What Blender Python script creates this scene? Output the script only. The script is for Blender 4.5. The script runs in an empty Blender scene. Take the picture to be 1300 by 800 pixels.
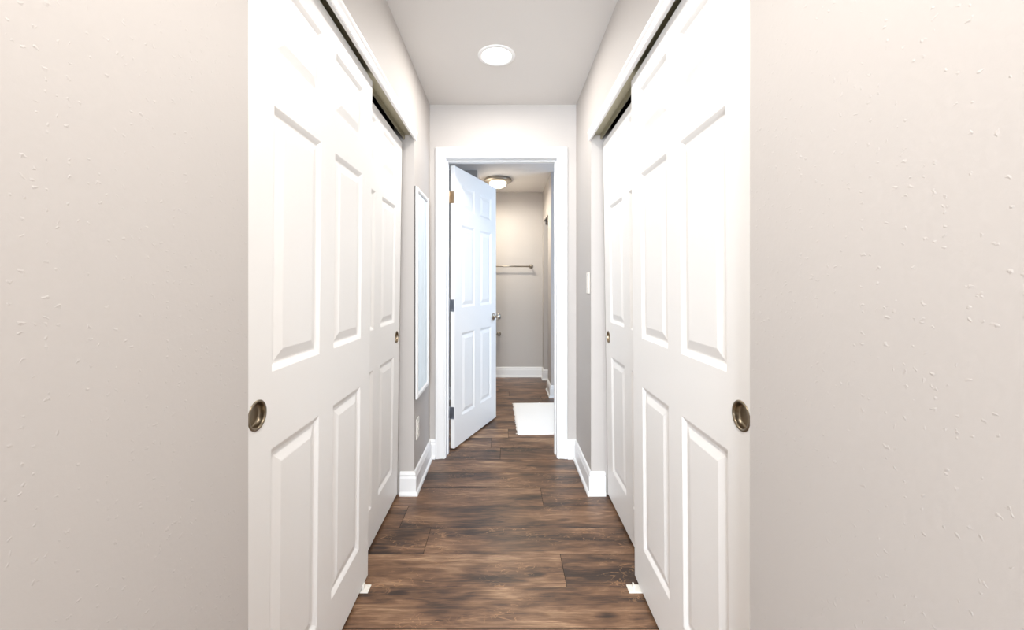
import bpy, bmesh, math, random
from mathutils import Vector, Matrix
random.seed(7)
S = bpy.context.scene
COL = S.collection

# ------------------------------------------------------------------ dimensions (metres); camera stands at x=0, y=0
XL, XR = -0.518, 0.496          # hall wall faces
YF = 2.81                       # hall end wall, near face
YFB = 2.945                     # its far face
CEIL = 2.448
CEILB = 2.40                    # bathroom ceiling
YN, YO = 0.82, 2.325            # closet opening, near and far jamb
HO = 2.062                      # underside of closet header
WT = 0.115                      # wall thickness

# ------------------------------------------------------------------ materials
def lin(c):
    return tuple(((v/255)/12.92 if v/255 <= .04045 else (((v/255)+.055)/1.055)**2.4) for v in c) + (1,)

def base_mat(name, rgb, rough=0.5, metal=0.0, spec=None):
    m = bpy.data.materials.new(name); m.use_nodes = True
    b = m.node_tree.nodes['Principled BSDF']
    b.inputs['Base Color'].default_value = lin(rgb)
    b.inputs['Roughness'].default_value = rough
    b.inputs['Metallic'].default_value = metal
    if spec is not None: b.inputs['Specular IOR Level'].default_value = spec
    return m, m.node_tree.nodes, m.node_tree.links, b

def paint(name, rgb, rough, scale, strength, dist, rgb2=None, patch=1.2):
    """painted surface: slight tone drift, fine bump"""
    m, N, L, b = base_mat(name, rgb, rough)
    tc = N.new('ShaderNodeTexCoord')
    n1 = N.new('ShaderNodeTexNoise'); n1.inputs['Scale'].default_value = scale; n1.inputs['Detail'].default_value = 3
    L.new(tc.outputs['Object'], n1.inputs['Vector'])
    bp = N.new('ShaderNodeBump'); bp.inputs['Strength'].default_value = strength; bp.inputs['Distance'].default_value = dist
    L.new(n1.outputs['Fac'], bp.inputs['Height']); L.new(bp.outputs['Normal'], b.inputs['Normal'])
    n2 = N.new('ShaderNodeTexNoise'); n2.inputs['Scale'].default_value = patch; n2.inputs['Detail'].default_value = 2
    L.new(tc.outputs['Object'], n2.inputs['Vector'])
    mx = N.new('ShaderNodeMix'); mx.data_type = 'RGBA'
    mx.inputs[6].default_value = lin(rgb); mx.inputs[7].default_value = lin(rgb2 or tuple(max(0, v-5) for v in rgb))
    L.new(n2.outputs['Fac'], mx.inputs[0]); L.new(mx.outputs[2], b.inputs['Base Color'])
    return m

def wall_paint(name, rgb, rgb2):
    """roller stipple with scattered raised specks"""
    m, N, L, b = base_mat(name, rgb, 0.62)
    tc = N.new('ShaderNodeTexCoord')
    # specks lie in the wall's own plane: (x+y, z), nudged so that they are not round dots
    wn = N.new('ShaderNodeTexNoise'); wn.inputs['Scale'].default_value = 120; L.new(tc.outputs['Object'], wn.inputs['Vector'])
    wa = N.new('ShaderNodeVectorMath'); wa.operation = 'MULTIPLY_ADD'; wa.inputs[1].default_value = (.011, .011, .011)
    L.new(wn.outputs['Color'], wa.inputs[0]); L.new(tc.outputs['Object'], wa.inputs[2])
    sx = N.new('ShaderNodeSeparateXYZ'); L.new(wa.outputs[0], sx.inputs[0])
    su = N.new('ShaderNodeMath'); su.operation = 'ADD'; L.new(sx.outputs['X'], su.inputs[0]); L.new(sx.outputs['Y'], su.inputs[1])
    cx = N.new('ShaderNodeCombineXYZ'); L.new(su.outputs[0], cx.inputs['X']); L.new(sx.outputs['Z'], cx.inputs['Y'])
    v = N.new('ShaderNodeTexVoronoi'); v.voronoi_dimensions = '2D'; v.inputs['Scale'].default_value = 85; v.inputs['Randomness'].default_value = 1
    L.new(cx.outputs[0], v.inputs['Vector'])
    r = N.new('ShaderNodeMapRange'); r.inputs['From Min'].default_value = 0.0; r.inputs['From Max'].default_value = 0.2
    r.inputs['To Min'].default_value = 1; r.inputs['To Max'].default_value = 0
    L.new(v.outputs['Distance'], r.inputs['Value'])
    # only some cells carry a speck
    sp = N.new('ShaderNodeSeparateColor'); L.new(v.outputs['Color'], sp.inputs['Color'])
    gt = N.new('ShaderNodeMath'); gt.operation = 'GREATER_THAN'; gt.inputs[1].default_value = 0.8
    L.new(sp.outputs['Red'], gt.inputs[0])
    mu = N.new('ShaderNodeMath'); mu.operation = 'MULTIPLY'; L.new(r.outputs['Result'], mu.inputs[0]); L.new(gt.outputs[0], mu.inputs[1])
    n = N.new('ShaderNodeTexNoise'); n.inputs['Scale'].default_value = 95; n.inputs['Detail'].default_value = 3
    L.new(tc.outputs['Object'], n.inputs['Vector'])
    ns = N.new('ShaderNodeMath'); ns.operation = 'MULTIPLY_ADD'; ns.inputs[1].default_value = 0.5
    L.new(n.outputs['Fac'], ns.inputs[0]); L.new(mu.outputs[0], ns.inputs[2])
    bp = N.new('ShaderNodeBump'); bp.inputs['Strength'].default_value = 0.27; bp.inputs['Distance'].default_value = 0.0018
    L.new(ns.outputs[0], bp.inputs['Height']); L.new(bp.outputs['Normal'], b.inputs['Normal'])
    n2 = N.new('ShaderNodeTexNoise'); n2.inputs['Scale'].default_value = 1.6; n2.inputs['Detail'].default_value = 3
    L.new(tc.outputs['Object'], n2.inputs['Vector'])
    mx = N.new('ShaderNodeMix'); mx.data_type = 'RGBA'; mx.inputs[6].default_value = lin(rgb); mx.inputs[7].default_value = lin(rgb2)
    L.new(n2.outputs['Fac'], mx.inputs[0]); L.new(mx.outputs[2], b.inputs['Base Color'])
    return m

def metal(name, rgb, rough):
    m, N, L, b = base_mat(name, rgb, rough, 1.0)
    tc = N.new('ShaderNodeTexCoord'); n = N.new('ShaderNodeTexNoise'); n.inputs['Scale'].default_value = 180
    L.new(tc.outputs['Object'], n.inputs['Vector'])
    r = N.new('ShaderNodeMapRange'); r.inputs['To Min'].default_value = rough*.8; r.inputs['To Max'].default_value = rough*1.25
    L.new(n.outputs['Fac'], r.inputs['Value']); L.new(r.outputs['Result'], b.inputs['Roughness'])
    return m

def emitter(name, rgb, strength):
    m, N, L, b = base_mat(name, rgb, 0.4)
    b.inputs['Emission Color'].default_value = lin(rgb); b.inputs['Emission Strength'].default_value = strength
    return m

def plank_mat():
    m, N, L, b = base_mat('oak_planks', (110, 80, 58), 0.36)
    tc = N.new('ShaderNodeTexCoord')
    at = N.new('ShaderNodeAttribute'); at.attribute_name = 'plank'      # r: tone, g/b: offsets
    sp = N.new('ShaderNodeSeparateColor'); L.new(at.outputs['Color'], sp.inputs['Color'])
    cb = N.new('ShaderNodeCombineXYZ')
    def mulv(sock, k):
        q = N.new('ShaderNodeMath'); q.operation = 'MULTIPLY'; q.inputs[1].default_value = k; L.new(sock, q.inputs[0]); return q.outputs[0]
    L.new(mulv(sp.outputs['Green'], 37.0), cb.inputs['X']); L.new(mulv(sp.outputs['Blue'], 53.0), cb.inputs['Y']); L.new(mulv(sp.outputs['Green'], 19.0), cb.inputs['Z'])
    add = N.new('ShaderNodeVectorMath'); add.operation = 'ADD'; L.new(tc.outputs['Object'], add.inputs[0]); L.new(cb.outputs[0], add.inputs[1])
    def noise(scale_vec, scale, detail, rough=.55, distort=0.0):
        mp = N.new('ShaderNodeMapping'); mp.inputs['Scale'].default_value = scale_vec; L.new(add.outputs[0], mp.inputs['Vector'])
        n = N.new('ShaderNodeTexNoise'); n.inputs['Scale'].default_value = scale; n.inputs['Detail'].default_value = detail
        n.inputs['Roughness'].default_value = rough; n.inputs['Distortion'].default_value = distort
        L.new(mp.outputs[0], n.inputs['Vector']); return n.outputs['Fac']
    big = noise((1.0, 3.4, 1), 2.3, 3, .5, .3)         # smoky darker patches lying along the board
    grain = noise((1.5, 30, 1), 5.0, 7, .68, .4)       # long grain
    fine = noise((3, 110, 1), 7.0, 3, .6)              # pores
    wav = noise((1.0, 5.5, 1), 4.2, 4, .55, 1.6)       # cathedral figure
    def ma(op, a, c=None, k=None):
        q = N.new('ShaderNodeMath'); q.operation = op
        L.new(a, q.inputs[0])
        if c is not None: L.new(c, q.inputs[1])
        if k is not None: q.inputs[1].default_value = k
        return q.outputs[0]
    def rng(sock, a0, a1, b0, b1):
        q = N.new('ShaderNodeMapRange'); q.inputs['From Min'].default_value = a0; q.inputs['From Max'].default_value = a1
        q.inputs['To Min'].default_value = b0; q.inputs['To Max'].default_value = b1; L.new(sock, q.inputs['Value']); return q.outputs['Result']
    t = ma('ADD', rng(big, .3, .7, -.40, .26), sp.outputs['Red'])
    t = ma('ADD', t, rng(grain, .3, .7, -.20, .20))
    t = ma('ADD', t, rng(wav, .35, .65, -.20, .16))
    t = ma('ADD', t, rng(fine, .3, .7, -.10, .10))
    # knots
    mp = N.new('ShaderNodeMapping'); mp.inputs['Scale'].default_value = (1.5, 3.6, 1); L.new(add.outputs[0], mp.inputs['Vector'])
    vo = N.new('ShaderNodeTexVoronoi'); vo.inputs['Scale'].default_value = 1.5; L.new(mp.outputs[0], vo.inputs['Vector'])
    kn = rng(vo.outputs['Distance'], .02, .12, -.5, 0)
    t = ma('ADD', t, kn)
    cr = N.new('ShaderNodeValToRGB'); L.new(t, cr.inputs['Fac'])
    e = cr.color_ramp.elements
    e[0].position = 0.0; e[0].color = lin((54, 40, 32))
    e[1].position = 1.0; e[1].color = lin((198, 162, 126))
    for p, c in ((.25, (92, 67, 50)), (.5, (122, 90, 66)), (.75, (152, 120, 93))):
        x = e.new(p); x.color = lin(c)
    L.new(cr.outputs['Color'], b.inputs['Base Color'])
    # pale checks scraped into the surface
    mp2 = N.new('ShaderNodeMapping'); mp2.inputs['Scale'].default_value = (1.0, 2.2, 1); mp2.inputs['Rotation'].default_value = (0, 0, -.55); L.new(add.outputs[0], mp2.inputs['Vector'])
    v2 = N.new('ShaderNodeTexNoise'); v2.inputs['Scale'].default_value = 13; v2.inputs['Detail'].default_value = 2; v2.inputs['Distortion'].default_value = .8; L.new(mp2.outputs[0], v2.inputs['Vector'])
    ab = ma('ABSOLUTE', ma('SUBTRACT', v2.outputs['Fac'], k=.5))
    ln = rng(ab, .004, .016, 1, 0)
    mk = rng(noise((1, 2, 1), 3.1, 2), .52, .62, 0, 1)
    lines = ma('MULTIPLY', ln, mk)
    mx = N.new('ShaderNodeMix'); mx.data_type = 'RGBA'; mx.inputs[7].default_value = lin((196, 150, 108))
    L.new(ma('MULTIPLY', lines, k=.42), mx.inputs[0]); L.new(cr.outputs['Color'], mx.inputs[6]); L.new(mx.outputs[2], b.inputs['Base Color'])
    L.new(rng(grain, .3, .7, .30, .44), b.inputs['Roughness'])
    bp = N.new('ShaderNodeBump'); bp.inputs['Strength'].default_value = .25; bp.inputs['Distance'].default_value = .001
    L.new(ma('ADD', grain, fine), bp.inputs['Height']); L.new(bp.outputs['Normal'], b.inputs['Normal'])
    return m

M_WALL = wall_paint('greige_wall_paint', (195, 189, 184), (190, 185, 181))
M_CEIL = paint('ceiling_paint', (228, 225, 222), .7, 90, .25, .0015)
M_DOOR = paint('white_door_paint', (243, 242, 240), .42, 240, .10, .0006, (241, 240, 238))
M_TRIM = paint('white_trim_paint', (243, 243, 243), .38, 60, .05, .0005)
M_DARK = paint('closet_shade_paint', (120, 114, 108), .8, 60, .1, .001)  # closet interiors: shade put into a darker wall colour
M_OAK = plank_mat()
M_GAP = base_mat('plank_joint', (38, 27, 21), .8)[0]
M_NICK = metal('satin_nickel', (176, 168, 156), .3)
M_BRASS = metal('aged_nickel', (140, 128, 110), .3)
M_HINGE = metal('hinge_brass', (190, 172, 150), .36)
M_STEEL = metal('hinge_steel', (160, 164, 172), .4)
M_TRACK = metal('track_metal', (188, 182, 160), .45)
M_BLACK = base_mat('dark_bracket', (28, 25, 24), .5, .3)[0]
M_PLAST = base_mat('white_plastic', (238, 234, 226), .45)[0]
M_SLOT = base_mat('dark_slot', (60, 56, 52), .6)[0]
M_MIRR = base_mat('mirror_glass', (188, 204, 214), .03, 1.0)[0]
M_LAMP = emitter('lamp_lens', (255, 246, 234), 6)
M_DOME = emitter('lit_glass_dome', (255, 240, 214), 4)

# ------------------------------------------------------------------ mesh helpers
def add_box(bm, x0, x1, y0, y1, z0, z1, bev=0.0):
    r = bmesh.ops.create_cube(bm, size=1.0)
    vs = r['verts']
    for v in vs:
        v.co = Vector((x0 + (v.co.x+.5)*(x1-x0), y0 + (v.co.y+.5)*(y1-y0), z0 + (v.co.z+.5)*(z1-z0)))
    if bev:
        es = list({e for v in vs for e in v.link_edges})
        bmesh.ops.bevel(bm, geom=es, offset=bev, segments=2, affect='EDGES', profile=.5)

def add_lathe(bm, prof, mat=Matrix(), seg=40, close=False):
    """prof: list of (r, z); revolved about local z, then placed with mat"""
    rings = []
    for r, z in prof:
        if r < 1e-6:
            rings.append([bm.verts.new(mat @ Vector((0, 0, z)))])
        else:
            rings.append([bm.verts.new(mat @ Vector((r*math.cos(2*math.pi*i/seg), r*math.sin(2*math.pi*i/seg), z))) for i in range(seg)])
    for a, b in zip(rings, rings[1:]):
        for i in range(seg):
            j = (i+1) % seg
            if len(a) == 1 and len(b) == 1: continue
            if len(a) == 1: f = bm.faces.new((a[0], b[i], b[j]))
            elif len(b) == 1: f = bm.faces.new((a[i], a[j], b[0]))
            else: f = bm.faces.new((a[i], a[j], b[j], b[i]))
            f.smooth = True

def sweep(bm, path, prof, to3d):
    """closed profile (u sideways to the right of travel is negative), mitred along an open 2-D path"""
    n = len(path); secs = []
    for i, p in enumerate(path):
        p = Vector(p)
        d0 = (p - Vector(path[i-1])).normalized() if i else None
        d1 = (Vector(path[i+1]) - p).normalized() if i < n-1 else None
        n0 = Vector((-d0.y, d0.x)) if d0 else None
        n1 = Vector((-d1.y, d1.x)) if d1 else None
        if n0 is None: mt = n1
        elif n1 is None: mt = n0
        else:
            mt = (n0 + n1).normalized(); mt = mt / max(.2, mt.dot(n0))
        secs.append([bm.verts.new(to3d(p + mt*u, v)) for u, v in prof])
    k = len(prof)
    for a, b in zip(secs, secs[1:]):
        for i in range(k):
            j = (i+1) % k
            bm.faces.new((a[i], a[j], b[j], b[i]))
    bm.faces.new(secs[0]); bm.faces.new(secs[-1][::-1])

def obj(name, bm, mats, parent=None, loc=(0, 0, 0), rot=(0, 0, 0), autosmooth=None):
    bmesh.ops.recalc_face_normals(bm, faces=bm.faces)
    me = bpy.data.meshes.new(name); bm.to_mesh(me); bm.free()
    for m in (mats if isinstance(mats, (list, tuple)) else [mats]): me.materials.append(m)
    o = bpy.data.objects.new(name, me); COL.objects.link(o)
    o.location = loc; o.rotation_euler = rot
    if parent: o.parent = parent
    return o

def struct(name, bm, mats, label=None, **k):
    o = obj(name, bm, mats, **k)
    o['kind'] = 'structure'
    return o

def tag(o, label, cat, group=None, kind=None):
    o['label'] = label; o['category'] = cat
    if group: o['group'] = group
    if kind: o['kind'] = kind
    return o

def thing(name, label, cat, loc=(0, 0, 0), rot=(0, 0, 0), group=None, kind=None):
    o = bpy.data.objects.new(name, None); COL.objects.link(o)
    o.location = loc; o.rotation_euler = rot; o.empty_display_size = .05
    return tag(o, label, cat, group, kind)

def new(): return bmesh.new()

# ------------------------------------------------------------------ floor: boards laid across the hall
ROW, Y0 = 0.196, 1.613
special = {  # row index (0 starts at y=1.613) -> joints and tones where the photo shows them
    -2: ([-1.1, 0.62], [.50, .55, .5]),
    -1: ([-1.05, 0.75], [.5, .50, .42]),
    0: ([-1.15, 0.248, 1.4], [.5, .58, .27, .4]),
    1: ([-0.363, 0.85], [.30, .47, .5]),
    2: ([-0.52, 0.9], [.5, .36, .4]),
    3: ([-0.95, 0.212, 1.4], [.4, .46, .34, .5]),
    4: ([-0.85, 0.7], [.4, .36, .5]),
    5: ([-1.3, 0.6], [.5, .50, .5]),
    6: ([-0.03, 1.1], [.42, .34, .5]),
    7: ([-.1, 1.2], [.6, .44, .5]),
    8: ([.03, 1.2], [.74, .32, .5]),
    9: ([-.9, .5], [.4, .42, .5]),
    10: ([-.4, .9], [.4, .5, .4]),
}
bm = new(); lay = bm.loops.layers.float_color.new('plank')
k0, k1 = int((-5.2-Y0)/ROW)-1, int((5.7-Y0)/ROW)+1
for k in range(k0, k1):
    ya, yb = Y0 + k*ROW, Y0 + (k+1)*ROW
    if k in special:
        js, tones = special[k]
    else:
        js, x = [], -3.0 + random.uniform(.2, 1.2)
        while x < 3.0:
            js.append(x); x += random.uniform(1.15, 1.5)
        tones = [random.uniform(.36, .6) for _ in range(len(js)+1)]
    xs = [-3.0] + js + [3.0]
    for i, (xa, xb) in enumerate(zip(xs, xs[1:])):
        g = .0011
        q = [(xa+g, ya+g), (xb-g, ya+g), (xb-g, yb-g), (xa+g, yb-g)]
        o = [(xa, ya), (xb, ya), (xb, yb), (xa, yb)]
        top = [bm.verts.new((x, y, 0)) for x, y in q]; low = [bm.verts.new((x, y, -.0016)) for x, y in o]
        f = bm.faces.new(top)
        cc = (tones[min(i, len(tones)-1)], random.random(), random.random(), 1)
        for l in f.loops: l[lay] = cc
        for a in range(4):
            c = (a+1) % 4
            f = bm.faces.new((low[a], low[c], top[c], top[a])); f.material_index = 1
            for l in f.loops: l[lay] = cc
# slab under the boards
before = set(bm.faces)
add_box(bm, -3.0, 3.0, Y0+k0*ROW, Y0+k1*ROW, -.06, -.002)
for f in set(bm.faces)-before: f.material_index = 1
fl = struct('floor', bm, [M_OAK, M_GAP])

# ------------------------------------------------------------------ walls
YH = -1.35                       # where the hall opens into the bedroom behind the camera
def side_wall(s, face):
    bm = new()
    out = face + s*WT
    x0, x1 = sorted((face, out))
    add_box(bm, x0, x1, YH, YN, 0, CEIL)
    h0, h1 = sorted((face, face + s*.056)); add_box(bm, h0, h1, YN, YO, HO, CEIL)
    h0, h1 = sorted((face + s*.056, out)); add_box(bm, h0, h1, YN, YO, HO+.10, CEIL)
    add_box(bm, x0, x1, YO, YF, 0, CEIL)
    return bm
struct('wall_left', side_wall(-1, XL), M_WALL)
struct('wall_right', side_wall(1, XR), M_WALL)
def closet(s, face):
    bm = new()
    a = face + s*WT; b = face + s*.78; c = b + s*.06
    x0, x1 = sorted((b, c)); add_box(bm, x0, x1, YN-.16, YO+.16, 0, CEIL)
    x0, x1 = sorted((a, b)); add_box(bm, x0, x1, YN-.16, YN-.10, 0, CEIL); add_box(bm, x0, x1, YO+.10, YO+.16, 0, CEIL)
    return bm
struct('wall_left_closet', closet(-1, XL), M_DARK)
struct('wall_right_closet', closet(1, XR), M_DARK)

# end wall with the bathroom doorway
OL, OR_, OT = -0.4065, 0.363, 2.079       # clear opening inside the jamb lining
bm = new(); JT = .018
add_box(bm, -2.0, OL-JT, YF, YFB, 0, CEIL)
add_box(bm, OR_+JT, 2.2, YF, YFB, 0, CEIL)
add_box(bm, OL-JT, OR_+JT, YF, YFB, OT+JT, CEIL)
struct('wall_back', bm, M_WALL)
# jamb lining with door stop
bm = new()
add_box(bm, OL-JT, OL, YF-.001, YFB+.001, 0, OT)
add_box(bm, OR_, OR_+JT, YF-.001, YFB+.001, 0, OT)
add_box(bm, OL-JT, OR_+JT, YF-.001, YFB+.001, OT, OT+JT)
for (a, b, c, d) in ((OL, OL+.010, 0, OT-.010), (OR_-.010, OR_, 0, OT-.010), (OL, OR_, OT-.010, OT)):
    add_box(bm, a, b, YF+.055, YF+.092, c, d, .002)
struct('trim_2', bm, M_TRIM)

# casings: mitred colonial profile
CAS = [(0, 0), (0, .009), (.006, .012), (.010, .012), (.014, .009), (.036, .011), (.046, .015), (.052, .018), (.060, .018), (.064, .016), (.066, .012), (.066, 0)]
def casing(y, sgn):
    bm = new()
    r = .005
    path = [(OR_+r, 0), (OR_+r, OT+r), (OL-r, OT+r), (OL-r, 0)]       # travels so that its outside lies on the right
    prof = [(-u, v) for u, v in CAS]
    sweep(bm, path, prof, lambda p, v: Vector((p.x, y + sgn*v, p.y)))
    return bm
struct('trim_1', casing(YF, -1), M_TRIM)
struct('trim_3', casing(YFB, 1), M_TRIM)

# closet head casings (only across the top of each closet opening)
HCAS = [(0, 0), (0, .010), (.005, .013), (.009, .010), (.030, .012), (.040, .017), (.050, .018), (.056, .014), (.057, 0)]
def head_casing(s, face):
    bm = new()
    pa = [bm.verts.new((face - s*v, YN-.02, 2.030+u)) for u, v in HCAS]
    pb = [bm.verts.new((face - s*v, YO+.012, 2.030+u)) for u, v in HCAS]
    k = len(HCAS)
    for i in range(k):
        j = (i+1) % k; bm.faces.new((pa[i], pa[j], pb[j], pb[i]))
    bm.faces.new(pa); bm.faces.new(pb)
    return bm
struct('trim_4', head_casing(-1, XL), M_TRIM)
struct('trim_5', head_casing(1, XR), M_TRIM)

# baseboards with shoe moulding
BB = [(0, 0), (.025, 0), (.025, .007), (.022, .014), (.015, .020), (.014, .022), (.014, .096), (.011, .103), (.009, .110), (.011, .116), (.007, .127), (0, .132)]
def base(path):
    bm = new(); sweep(bm, path, BB, lambda p, v: Vector((p.x, p.y, v))); return bm
# u is the left of travel, so every path keeps the room on its left
c_out = .005 + .066
struct('baseboard_left', base([(OL-c_out, YF), (XL, YF), (XL, YO), (XL-.08, YO)]), M_TRIM)
struct('baseboard_right', base([(XR+.08, YO), (XR, YO), (XR, YF), (OR_+c_out, YF)]), M_TRIM)
struct('baseboard_near_left', base([(XL, YN-.003), (XL, YH), (XL-.1, YH)]), M_TRIM)
struct('baseboard_near_right', base([(XR+.1, YH), (XR, YH), (XR, YN-.003)]), M_TRIM)

# ------------------------------------------------------------------ bathroom beyond
YB = 5.27; XB = .495; XW = 1.75
bm = new()
add_box(bm, -.40, .70, YB, YB+.10, 0, CEIL)
struct('wall_far', bm, M_WALL)
bm = new()          # block left of the passage: near face looks towards the hall door
add_box(bm, -1.5, -.285, 4.25, YB, 0, CEIL)
struct('wall_passage_left', bm, M_WALL)
bm = new()
add_box(bm, XB, XW, 4.31, 4.36, 0, CEIL)
add_box(bm, XB, XB+.10, 4.36, 4.62, 0, CEIL)
add_box(bm, XB, XB+.10, 4.62, 5.10, 2.0, CEIL)
add_box(bm, XB, XB+.10, 5.10, YB, 0, CEIL)
add_box(bm, XB+.55, XB+.62, 4.36, YB, 0, CEIL)
add_box(bm, XB+.10, XB+.55, 5.20, YB, 0, CEIL)
struct('wall_passage_right', bm, M_WALL)
bm = new()
add_box(bm, -1.60, -1.5, YFB, YB, 0, CEIL)
struct('wall_bathroom_left', bm, M_WALL)
# right wall of the vestibule with an unseen window, added for daylight
WY0, WY1, WZ0, WZ1 = 3.15, 4.10, .95, 2.05
bm = new()
add_box(bm, XW, XW+.12, YFB, WY0, 0, CEIL); add_box(bm, XW, XW+.12, WY1, 4.36, 0, CEIL)
add_box(bm, XW, XW+.12, WY0, WY1, 0, WZ0); add_box(bm, XW, XW+.12, WY0, WY1, WZ1, CEIL)
struct('wall_bathroom_right', bm, M_WALL)
bm = new()
for a in ((WY0, WY0+.04, WZ0, WZ1), (WY1-.04, WY1, WZ0, WZ1), (WY0, WY1, WZ0, WZ0+.04), (WY0, WY1, WZ1-.04, WZ1), ((WY0+WY1)/2-.02, (WY0+WY1)/2+.02, WZ0, WZ1)):
    add_box(bm, XW+.03, XW+.08, a[0], a[1], a[2], a[3], .003)
struct('added_window_1', bm, M_TRIM)
struct('baseboard_far', base([(XB+.10, 5.10), (XB, 5.10), (XB, YB), (-.285, YB), (-.285, 4.25), (-1.5, 4.25)]), M_TRIM)
struct('baseboard_passage', base([(XW, 4.31), (XB, 4.31), (XB, 4.62), (XB+.09, 4.62)]), M_TRIM)
bm = new(); add_box(bm, XB+.02, XB+.07, 4.62, 5.10, 1.955, 2.0)  # dark strip along the underside of the header
tag(obj('dark_header_strip', bm, M_BLACK), 'dark strip under the header of the narrow closet opening beyond the bathroom doorway', 'track')

# ------------------------------------------------------------------ ceilings
bm = new()
add_box(bm, -1.4, 1.4, YH, YFB, CEIL, CEIL+.06)
add_box(bm, -2.6, 2.6, -5.0, YH, CEIL, CEIL+.06)
# round cut-out is not needed: the lamp trim is surface mounted
struct('ceiling', bm, M_CEIL)
bm = new(); add_box(bm, -1.6, XW+.12, YFB, YB+.10, CEILB, CEILB+.04)
struct('ceiling_bathroom', bm, M_CEIL)

# ------------------------------------------------------------------ bedroom behind the camera (its unseen window is added to light the hall)
bm = new()
for s, face in ((-1, XL), (1, XR)):
    x0, x1 = sorted((face+s*WT, s*2.5)); add_box(bm, x0, x1, YH-.001, YH+.11, 0, CEIL)
    x0, x1 = sorted((s*2.5, s*2.6)); add_box(bm, x0, x1, -4.9, YH+.11, 0, CEIL)
struct('wall_bedroom_side', bm, M_WALL)
bm = new(); BW = (-1.5, 1.5, .75, 2.15)
add_box(bm, -2.6, BW[0], -5.0, -4.9, 0, CEIL); add_box(bm, BW[1], 2.6, -5.0, -4.9, 0, CEIL)
add_box(bm, BW[0], BW[1], -5.0, -4.9, 0, BW[2]); add_box(bm, BW[0], BW[1], -5.0, -4.9, BW[3], CEIL)
struct('wall_bedroom_window', bm, M_WALL)
bm = new()
for a in ((BW[0], BW[0]+.05, BW[2], BW[3]), (BW[1]-.05, BW[1], BW[2], BW[3]), (BW[0], BW[1], BW[2], BW[2]+.05), (BW[0], BW[1], BW[3]-.05, BW[3]), (-.025, .025, BW[2], BW[3])):
    add_box(bm, a[0], a[1], -4.98, -4.93, a[2], a[3], .003)
struct('added_window_2', bm, M_TRIM)

# ------------------------------------------------------------------ six-panel leaf
def panel_leaf(W, H, T, cols, rows, holes=()):
    """local: x along the leaf 0..W, z 0..H, moulded face at y=0 looking to -y, back at y=T.  holes: (x, z, r) on the front"""
    bm = new(); c = .002
    def rect_front(x0, x1, z0, z1, y=0.0, flip=False):
        vs = [bm.verts.new(p) for p in ((x0, y, z0), (x1, y, z0), (x1, y, z1), (x0, y, z1))]
        bm.faces.new(vs)
    RINGS = [(0, 0), (.003, .0012), (.009, .0045), (.015, .0085), (.019, .0092), (.023, .0086), (.046, .0022), (.049, .0016)]
    def panel(x0, x1, z0, z1, side):
        prev = None
        for ins, dep in RINGS:
            y = dep if side == 0 else T-dep
            ring = [bm.verts.new(p) for p in ((x0+ins, y, z0+ins), (x1-ins, y, z0+ins), (x1-ins, y, z1-ins), (x0+ins, y, z1-ins))]
            if prev:
                for a in range(4):
                    b = (a+1) % 4; bm.faces.new((prev[a], prev[b], ring[b], ring[a]))
            prev = ring
        bm.faces.new(prev)
    for side in (0, 1):
        y = 0 if side == 0 else T
        zs = [c]
        for r in rows: zs += [r[0], r[1]]
        zs.append(H-c)
        for i in range(len(zs)-1):
            z0, z1 = zs[i], zs[i+1]
            if i % 2 == 1:
                xs = [c]
                for q in cols: xs += [q[0], q[1]]
                xs.append(W-c)
                for j in range(len(xs)-1):
                    if j % 2 == 1: panel(xs[j], xs[j+1], z0, z1, side)
                    else: rect_front(xs[j], xs[j+1], z0, z1, y)
            else:
                hs = [h for h in holes if z0 < h[1] < z1] if side == 0 else []
                if not hs: rect_front(c, W-c, z0, z1, y); continue
                hx, hz, hr = hs[0]; s = hr*1.25
                rect_front(c, W-c, z0, hz-s, y); rect_front(c, W-c, hz+s, z1, y)
                rect_front(c, hx-s, hz-s, hz+s, y); rect_front(hx+s, W-c, hz-s, hz+s, y)
                n = 48; ci, sq, dp = [], [], []
                for a in range(n):
                    t = 2*math.pi*a/n; ct, st = math.cos(t), math.sin(t); m = s/max(abs(ct), abs(st))
                    ci.append(bm.verts.new((hx+hr*ct, 0, hz+hr*st))); sq.append(bm.verts.new((hx+m*ct, 0, hz+m*st)))
                    dp.append(bm.verts.new((hx+hr*ct, .02, hz+hr*st)))
                for a in range(n):
                    b = (a+1) % n
                    bm.faces.new((sq[a], sq[b], ci[b], ci[a])); bm.faces.new((ci[a], ci[b], dp[b], dp[a]))
    # edges, eased
    def loop(x0, x1, z0, z1, y): return [bm.verts.new(p) for p in ((x0, y, z0), (x1, y, z0), (x1, y, z1), (x0, y, z1))]
    l = [loop(c, W-c, c, H-c, 0), loop(0, W, 0, H, c), loop(0, W, 0, H, T-c), loop(c, W-c, c, H-c, T)]
    for a, b in zip(l, l[1:]):
        for i in range(4):
            j = (i+1) % 4; bm.faces.new((a[i], a[j], b[j], b[i]))
    bmesh.ops.remove_doubles(bm, verts=bm.verts, dist=1e-5)
    return bm

def flush_pull(x, z, r):
    """round recessed cup with a raised rim; opens towards -y"""
    rot = Matrix.Translation((x, 0, z)) @ Matrix.Rotation(math.pi/2, 4, 'X')     # local z -> -y
    bm = new()
    add_lathe(bm, [(r+.0035, -.0005), (r+.0038, .0008), (r+.0025, .0022), (r, .0026), (r-.0022, .0018), (r-.003, 0), (r-.0035, -.003),
                   (r-.0042, -.0095), (r-.0058, -.0118), (r-.009, -.0125), (0, -.0125)], rot, 56)
    return bm

ROWS = [(.174, .800), (.983, 1.613), (1.737, 1.937)]
W_, T_ = .81, .027
COLS = [(.108, .356), (.454, .702)]
GB = .014                                     # gap under the leaf

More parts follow.
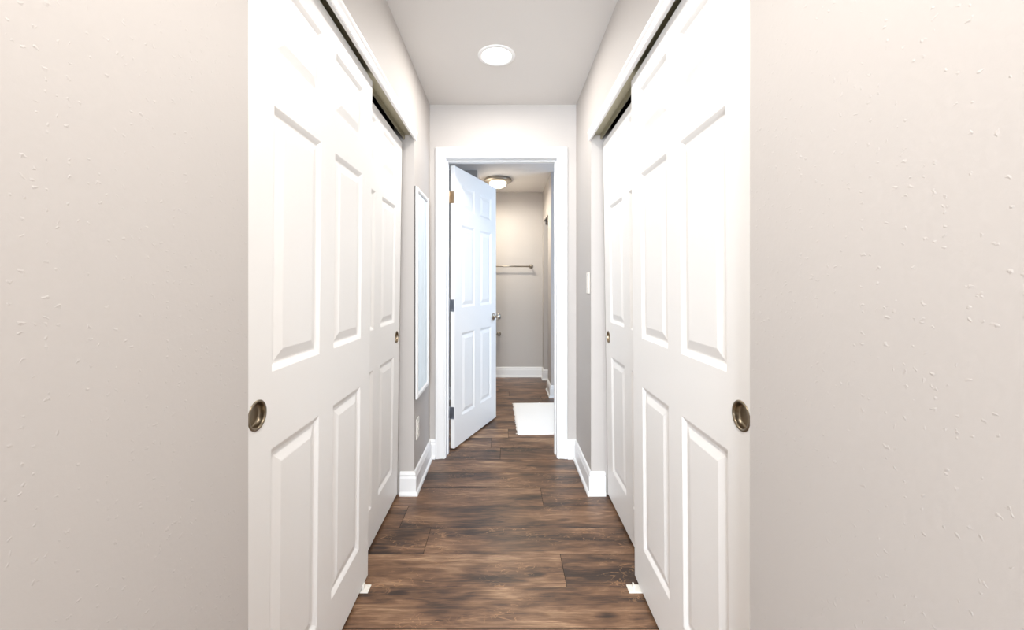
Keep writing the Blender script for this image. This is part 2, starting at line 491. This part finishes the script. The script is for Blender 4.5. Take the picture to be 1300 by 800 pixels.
def sliding(side, y0, r_bot, r_top, H, pull_near, label, hang, dark_pull=False):
    """side -1: left closet (leaf looks to +x), +1: right closet (leaf looks to -x)"""
    face = XL if side < 0 else XR
    lean = math.atan((r_bot - r_top)/H)
    # left leaf: local +x runs towards +y (far); right leaf: local +x runs towards -y (near)
    rz = math.pi/2 if side < 0 else -math.pi/2
    px = (.053 if pull_near else W_-.060) if side < 0 else (W_-.053 if pull_near else .060)
    loc = (face + side*r_bot, y0 if side < 0 else y0+W_, GB)
    t = thing('sliding_closet_door', label, 'closet door', loc, group='white six-panel sliding closet doors', kind='thing')
    t.rotation_mode = 'XYZ'
    # tilt the top of the leaf out towards the hall: rotation about local x, then turn
    t.rotation_euler = (lean, 0, rz)
    R = .0305
    pz = .898
    o = obj('door_panel', panel_leaf(W_, H, T_, COLS, ROWS, [(px, pz, R)]), M_DOOR, t)
    p = obj('flush_pull', flush_pull(px, pz, R), M_BRASS, t); p['label'] = 'round satin metal recessed pull'
    # roller hangers on the back, reaching up into the track
    for hx in hang:
        bm = new()
        add_box(bm, hx-.05, hx+.05, T_+.0005, T_+.003, H-.055, H+.006)
        add_box(bm, hx-.05, hx+.05, T_-.016, T_+.003, H+.0035, H+.006)
        for q in (-.035, -.012, .012, .035):
            add_lathe(bm, [(0, 0), (.005, 0), (.005, .003), (0, .003)], Matrix.Translation((hx+q, T_+.003, H-.03)) @ Matrix.Rotation(-math.pi/2, 4, 'X'), 12)
        h = obj('roller_hanger', bm, M_BLACK, t)
    return t

HF, HB = 2.022, 1.995
sliding(-1, .850, .041, .022, HF, True, 'white six-panel sliding closet door nearest on the left, with round metal pull', (.12, W_-.055))
sliding(-1, 1.492, .091, .063, HB, False, 'white six-panel sliding closet door set deeper on the left, partly behind the nearer one', (.12, W_-.08))
sliding(1, .848, .036, .021, HF, True, 'white six-panel sliding closet door nearest on the right, with round metal pull', (.12, W_-.055))
sliding(1, 1.492, .091, .063, HB, False, 'white six-panel sliding closet door set deeper on the right, partly behind the nearer one', (.12, W_-.08))

# tracks fixed under the closet headers
def track(side):
    face = XL if side < 0 else XR
    bm = new()
    def b(u0, u1, z0, z1):
        x0, x1 = sorted((face+side*u0, face+side*u1)); add_box(bm, x0, x1, YN, YO, z0, z1)
    b(.004, .0548, HO-.003, HO-.0005)          # top plate
    b(.004, .006, HO-.014, HO-.003)
    b(.0530, .0548, HO-.028, HO-.003)          # web between the two leaves
    b(.0548, .0595, HO-.028, HO-.0262)
    return bm
tag(obj('sliding_door_track', track(-1), M_TRACK), 'metal double track under the header of the left closet', 'track', 'closet door tracks')
tag(obj('sliding_door_track', track(1), M_TRACK), 'metal double track under the header of the right closet', 'track', 'closet door tracks')

# floor guides
def guide(side, y, label):
    face = XL if side < 0 else XR
    x0 = face + side*(.002 if side > 0 else .026)
    t = thing('floor_guide', label, 'door guide', (x0, y, 0), group='closet door floor guides')
    if side < 0: t.rotation_euler = (0, 0, math.pi)
    bm = new(); add_box(bm, -.012, .085, -.022, .022, .0005, .0045, .0015)
    for q in (0.0,):
        add_lathe(bm, [(0, 0), (.004, 0), (.003, .0015), (0, .002)], Matrix.Translation((-.004, .010, .0045)), 14)
        add_lathe(bm, [(0, 0), (.004, 0), (.003, .0015), (0, .002)], Matrix.Translation((-.004, -.012, .0045)), 14)
    obj('guide_base', bm, M_PLAST, t)
    for f0, f1 in ((.008, .014), (.078, .083)):
        bm = new(); add_box(bm, f0, f1, -.010, .010, .0045, .022, .001)
        obj('guide_fin', bm, M_PLAST, t)
guide(-1, 1.60, 'small white plastic floor guide peeping out below the left sliding door')
guide(1, 1.60, 'small white plastic floor guide with upright fin, below the right sliding door')

# ------------------------------------------------------------------ bathroom door, hinged left, standing open
DW, DT, DH = .758, .035, 2.055
th = math.radians(22.2)                     # angle of the leaf from the hall's axis
PX, PY = OL+.0045, YFB+.006                 # hinge pin
d = t = thing('door_1', 'white six-panel bathroom door hinged on the left and standing ajar at the end of the hall', 'door', (PX, PY, .012), kind='structure')
# local x along the leaf, local -y = hall-side face.  closed leaf would run along +x
d.rotation_euler = (0, 0, math.pi/2 - th)
DROWS = [(.207, .827), (1.018, 1.638), (1.748, 1.938)]
DCOLS = [(.108, .330), (.428, .650)]
leaf = obj('door_panel', panel_leaf(DW, DH, DT, DCOLS, DROWS), M_DOOR, d, loc=(.007, -.040, 0))
def hinge(z, mat, lab):
    bm = new()
    add_lathe(bm, [(0, -.048), (.0045, -.047), (.0062, -.044), (.0062, .044), (.0045, .047), (0, .048)], Matrix.Translation((0, 0, z)), 18)
    # leaf let into the door edge (edge plane at x=.007)
    add_box(bm, .0052, .0070, -.036, .002, z-.044, z+.044)
    for q in (-.03, 0, .03):
        add_lathe(bm, [(0, .0005), (.0035, .0003), (.004, 0)], Matrix.Translation((.0052, -.018 + (.006 if q == 0 else -.003), z+q)) @ Matrix.Rotation(-math.pi/2, 4, 'Y'), 12)
    # leaf on the jamb: turned back by the opening angle
    ang = -(math.pi/2 - th)
    M = Matrix.Rotation(ang, 4, 'Z')
    k = len(bm.verts)
    bm.verts.ensure_lookup_table()
    old = set(bm.verts)
    add_box(bm, -.0045, -.0030, -.040, 0, z-.044, z+.044)
    for v in bm.verts:
        if v not in old: v.co = M @ v.co
    h = obj('hinge', bm, mat, d); h['label'] = lab
hinge(1.838-.012, M_HINGE, 'brass-toned hinge'); hinge(1.05-.012, M_STEEL, 'grey steel hinge'); hinge(.268-.012, M_STEEL, 'grey steel hinge')
def knob(side):
    bm = new()
    prof = [(0, -.001), (.031, -.001), (.032, .002), (.030, .006), (.022, .010), (.013, .013), (.0105, .020), (.0105, .030), (.014, .036), (.023, .041), (.0275, .049), (.0275, .056), (.024, .063), (.015, .067), (0, .068)]
    y = -.040 if side == 0 else -.005
    M = Matrix.Translation((.007+DW-.062, y, .907)) @ Matrix.Rotation(math.pi/2 if side == 0 else -math.pi/2, 4, 'X')
    add_lathe(bm, prof, M, 36)
    k = obj('door_knob', bm, M_NICK, d); k['label'] = 'round nickel door knob'
knob(0); knob(1)
bm = new(); add_box(bm, .007+DW-.0005, .007+DW+.0012, -.035, -.010, .88, .935); add_box(bm, .007+DW, .007+DW+.009, -.028, -.017, .898, .916, .002)
obj('latch_plate', bm, M_NICK, d)

# ------------------------------------------------------------------ wall mirror
m = thing('wall_mirror', 'tall narrow mirror in a thin white frame on the left hall wall', 'mirror', (XL, 2.513, 1.155))
MH, MW = .615, .176      # half sizes
bm = new()
FR = [(0, .005), (0, .014), (.004, .018), (.020, .018), (.026, .012), (.027, .006), (.027, .005)]
path = [(-MW, -MH), (-MW, MH), (MW, MH), (MW, -MH), (-MW, -MH)]
# closed mitred frame
secs = []
corners = [(-1, -1), (-1, 1), (1, 1), (1, -1)]
for sx, sz in corners:
    secs.append([bm.verts.new((v, sx*(MW-u), sz*(MH-u))) for u, v in FR])
for i in range(4):
    a, b = secs[i], secs[(i+1) % 4]
    for k in range(len(FR)):
        j = (k+1) % len(FR); bm.faces.new((a[k], a[j], b[j], b[k]))
obj('mirror_frame', bm, M_TRIM, m)
bm = new(); add_box(bm, .0055, .0085, -MW+.022, MW-.022, -MH+.022, MH-.022)
obj('mirror_glass', bm, M_MIRR, m)
bm = new(); add_box(bm, .0003, .0049, -MW-.001, MW+.001, -MH-.001, MH+.001)
bk = obj('backing_board', bm, M_BLACK, m); bk['label'] = 'dark backing board'

# ------------------------------------------------------------------ outlet and light switch
t = thing('power_outlet', 'white duplex power outlet low on the left wall below the mirror', 'outlet', (XL, 2.405, .352))
bm = new(); add_box(bm, .0003, .0058, -.036, .036, -.060, .060, .0025); obj('cover_plate', bm, M_PLAST, t)
for z in (-.020, .020):
    bm = new(); add_box(bm, .0055, .0085, -.017, .017, z-.014, z+.014, .003)
    f = obj('socket', bm, M_PLAST, t)
    bm = new()
    for y, h in ((-.0065, .006), (.0065, .0075)): add_box(bm, .0083, .0089, y-.001, y+.001, z-h/2+.003, z+h/2+.003)
    add_box(bm, .0083, .0089, -.002, .002, z-.010, z-.006)
    obj('socket_slots', bm, M_SLOT, f)
t = thing('light_switch', 'white rocker light switch on the right hall wall before the doorway', 'light switch', (XR, 2.395, 1.212))
bm = new(); add_box(bm, -.0058, -.0003, -.036, .036, -.062, .062, .0025); obj('cover_plate', bm, M_PLAST, t)
bm = new(); add_box(bm, -.0085, -.0055, -.0165, .0165, -.033, .033, .0015); obj('switch_rocker', bm, M_PLAST, t)
for z in (-.048, .048):
    bm = new(); add_lathe(bm, [(0, .0012), (.002, .001), (.003, 0)], Matrix.Translation((-.0058, 0, z)) @ Matrix.Rotation(-math.pi/2, 4, 'Y'), 12)
    obj('screw_head', bm, M_STEEL, t)

# ------------------------------------------------------------------ lamps
HL = (-.043, 2.205)
NL = (-.02, .16)  # unseen near lamp, added to even out the hall light
for (lx, ly), lab in ((HL, 'lit round recessed light in the hall ceiling before the doorway'), (NL, 'lit round recessed light in the hall ceiling nearest the open end of the hall, unseen and added for brightness')):
    t = thing('recessed_ceiling_light', lab, 'ceiling light', (lx, ly, CEIL))
    bm = new(); add_lathe(bm, [(.102, -.0005), (.102, -.003), (.098, -.006), (.086, -.0075), (.080, -.006), (.078, -.0015)], seg=64)
    obj('trim_ring', bm, M_TRIM, t)
    bm = new(); add_lathe(bm, [(.0785, -.0015), (.06, -.0028), (.03, -.0035), (0, -.0037)], seg=48)
    obj('light_lens', bm, M_LAMP, t)

FL = (-.076, 4.60)
t = thing('flush_ceiling_light', 'round nickel-rimmed ceiling light with glowing glass dome in the bathroom', 'ceiling light', (FL[0], FL[1], CEILB))
bm = new(); add_lathe(bm, [(0, -.0005), (.150, -.0005), (.152, -.006), (.150, -.014), (.157, -.020), (.159, -.026), (.155, -.032), (.140, -.038), (.115, -.044), (.098, -.050), (.094, -.046)], seg=64)
obj('metal_canopy', bm, M_NICK, t)
bm = new(); add_lathe(bm, [(.094, -.047), (.092, -.062), (.083, -.078), (.066, -.091), (.042, -.099), (.02, -.102), (.006, -.103)], seg=56)
obj('glass_dome', bm, M_DOME, t)
bm = new(); add_lathe(bm, [(.006, -.102), (.009, -.106), (.008, -.112), (.004, -.118), (0, -.120)], seg=20)
obj('finial', bm, M_NICK, t)

# ------------------------------------------------------------------ towel bar, paper holder
t = thing('towel_bar', 'slim nickel towel bar across the bathroom far wall at eye height', 'towel bar', (.345, YB, 1.434))
def post(px, z, out, mat=M_NICK, ball=.012):
    bm = new()
    M = Matrix.Translation((px, 0, z)) @ Matrix.Rotation(math.pi/2, 4, 'X')
    add_lathe(bm, [(0, 0), (.026, 0), (.027, .004), (.022, .008), (.011, .014), (.009, .022), (.009, out-.014), (ball, out-.008), (ball+.001, out), (ball, out+.008), (ball*.5, out+.012), (0, out+.013)], M, 28)
    return bm
obj('wall_post', post(0, 0, .066), M_NICK, t); obj('wall_post', post(-.61, 0, .066), M_NICK, t)
bm = new(); add_lathe(bm, [(0, 0), (.0075, 0), (.0075, .61), (0, .61)], Matrix.Translation((-.61, -.066, 0)) @ Matrix.Rotation(math.pi/2, 4, 'Y'), 20)
obj('bar', bm, M_NICK, t)
t = thing('paper_holder', 'nickel knob-ended paper holder low on the bathroom far wall, just past the open door', 'paper holder', (-.072, YB, .562))
obj('wall_post', post(0, 0, .060, ball=.020), M_NICK, t); obj('wall_post', post(-.15, 0, .060, ball=.020), M_NICK, t)
bm = new(); add_lathe(bm, [(0, 0), (.006, 0), (.006, .15), (0, .15)], Matrix.Translation((-.15, -.060, 0)) @ Matrix.Rotation(math.pi/2, 4, 'Y'), 18)
obj('bar', bm, M_NICK, t)

# ------------------------------------------------------------------ bath mat
M_MAT, N, L, b = base_mat('cotton_mat', (250, 246, 240), .95)
tc = N.new('ShaderNodeTexCoord'); n = N.new('ShaderNodeTexNoise'); n.inputs['Scale'].default_value = 160; n.inputs['Detail'].default_value = 3
L.new(tc.outputs['Object'], n.inputs['Vector']); bp = N.new('ShaderNodeBump'); bp.inputs['Strength'].default_value = .6; bp.inputs['Distance'].default_value = .004
L.new(n.outputs['Fac'], bp.inputs['Height']); L.new(bp.outputs['Normal'], b.inputs['Normal'])
bm = new()
nx, ny = 44, 66; wx, wy = .56, .86
grid = []
for j in range(ny+1):
    row = []
    for i in range(nx+1):
        x = wx*i/nx; y = wy*j/ny
        edge = min(i, nx-i, j, ny-j)
        jx = random.uniform(-.006, .006) if edge == 0 else 0; jy = random.uniform(-.005, .005) if edge == 0 else 0
        z = .003 if edge == 0 else (.009 if edge == 1 else .011 + .0012*math.sin(i*2.1)*math.sin(j*1.7) + random.uniform(-.0008, .0008))
        row.append(bm.verts.new((x+jx, y+jy, z)))
    grid.append(row)
for j in range(ny):
    for i in range(nx):
        f = bm.faces.new((grid[j][i], grid[j][i+1], grid[j+1][i+1], grid[j+1][i])); f.smooth = True
low = []
rim = [grid[0][i] for i in range(nx)] + [grid[j][nx] for j in range(ny)] + [grid[ny][i] for i in range(nx, 0, -1)] + [grid[j][0] for j in range(ny, 0, -1)]
low = [bm.verts.new((v.co.x, v.co.y, .0005)) for v in rim]
for a in range(len(rim)):
    c = (a+1) % len(rim); bm.faces.new((low[a], low[c], rim[c], rim[a]))
bm.faces.new(low)
def tassel(x, y, dx, dy):
    q = Vector((x, y, .004)); e = Vector((x+dx, y+dy, .002)); w = Vector((-dy, dx, 0)).normalized()*.004
    vs = [bm.verts.new(q-w), bm.verts.new(q+w), bm.verts.new(e+w*.4), bm.verts.new(e-w*.4)]
    top = [bm.verts.new(v.co+Vector((0, 0, .004))) for v in vs]
    bm.faces.new(vs); bm.faces.new(top)
    for a in range(4):
        c = (a+1) % 4; bm.faces.new((vs[a], vs[c], top[c], top[a]))
tassel(.01, .02, -.022, .004); tassel(.27, wy-.004, .01, .016); tassel(.34, .004, .004, -.014); tassel(.0, .30, -.01, .003)
rug = tag(obj('bath_mat', bm, M_MAT, loc=(.104, 3.236, 0), rot=(0, 0, math.radians(1.6))), 'white cotton bath mat lying on the wood floor past the doorway', 'mat')

# ------------------------------------------------------------------ light
def area(name, loc, rot, sx, sy, power, rgb, shape='RECTANGLE', spread=None):
    l = bpy.data.lights.new(name, 'AREA'); l.shape = shape; l.size = sx; l.size_y = sy; l.energy = power; l.color = rgb
    if spread: l.spread = spread
    o = bpy.data.objects.new(name, l); COL.objects.link(o); o.location = loc; o.rotation_euler = rot
    return o
R90 = math.pi/2
area('added_bedroom_daylight', (-.5, -4.86, 1.45), (R90, 0, 0), 2.0, 1.3, 155, (.84, .92, 1.0))  # daylight of the added bedroom window
area('added_bathroom_daylight', (XW+.01, 3.62, 1.5), (0, R90, 0), 1.0, .85, 5.5, (.46, .69, 1.0))  # cool daylight of the added bathroom window
area('hall_lamp', (HL[0], HL[1], CEIL-.012), (0, 0, 0), .15, .15, 3.6, (1.0, .97, .93), 'DISK')
area('hall_added_lamp', (NL[0], NL[1], CEIL-.012), (0, 0, 0), .15, .15, 8, (1.0, .97, .93), 'DISK')  # light of the added lamp overhead, out of view
area('flush_lamp', (FL[0], FL[1], CEILB-.13), (0, 0, 0), .2, .2, 5.2, (1.0, .91, .76), 'DISK')

w = bpy.data.worlds.new('sky'); S.world = w; w.use_nodes = True
bg = w.node_tree.nodes['Background']; bg.inputs['Color'].default_value = (.75, .85, 1.0, 1); bg.inputs['Strength'].default_value = 1.0

# ------------------------------------------------------------------ camera
cam = bpy.data.cameras.new('camera'); co = bpy.data.objects.new('camera', cam); COL.objects.link(co)
co.location = (0, 0, 1.204); co.rotation_euler = (R90, 0, 0)
cam.sensor_width = 36; cam.sensor_fit = 'HORIZONTAL'; cam.lens = 36*515/1300
cam.shift_x = 9.5/1300; cam.shift_y = -39/1300
cam.clip_start = .02
S.camera = co
S.view_settings.view_transform = 'Standard'; S.view_settings.look = 'None'
S.view_settings.exposure = 1.56; S.view_settings.gamma = 1.0; S.view_settings.use_curve_mapping = False
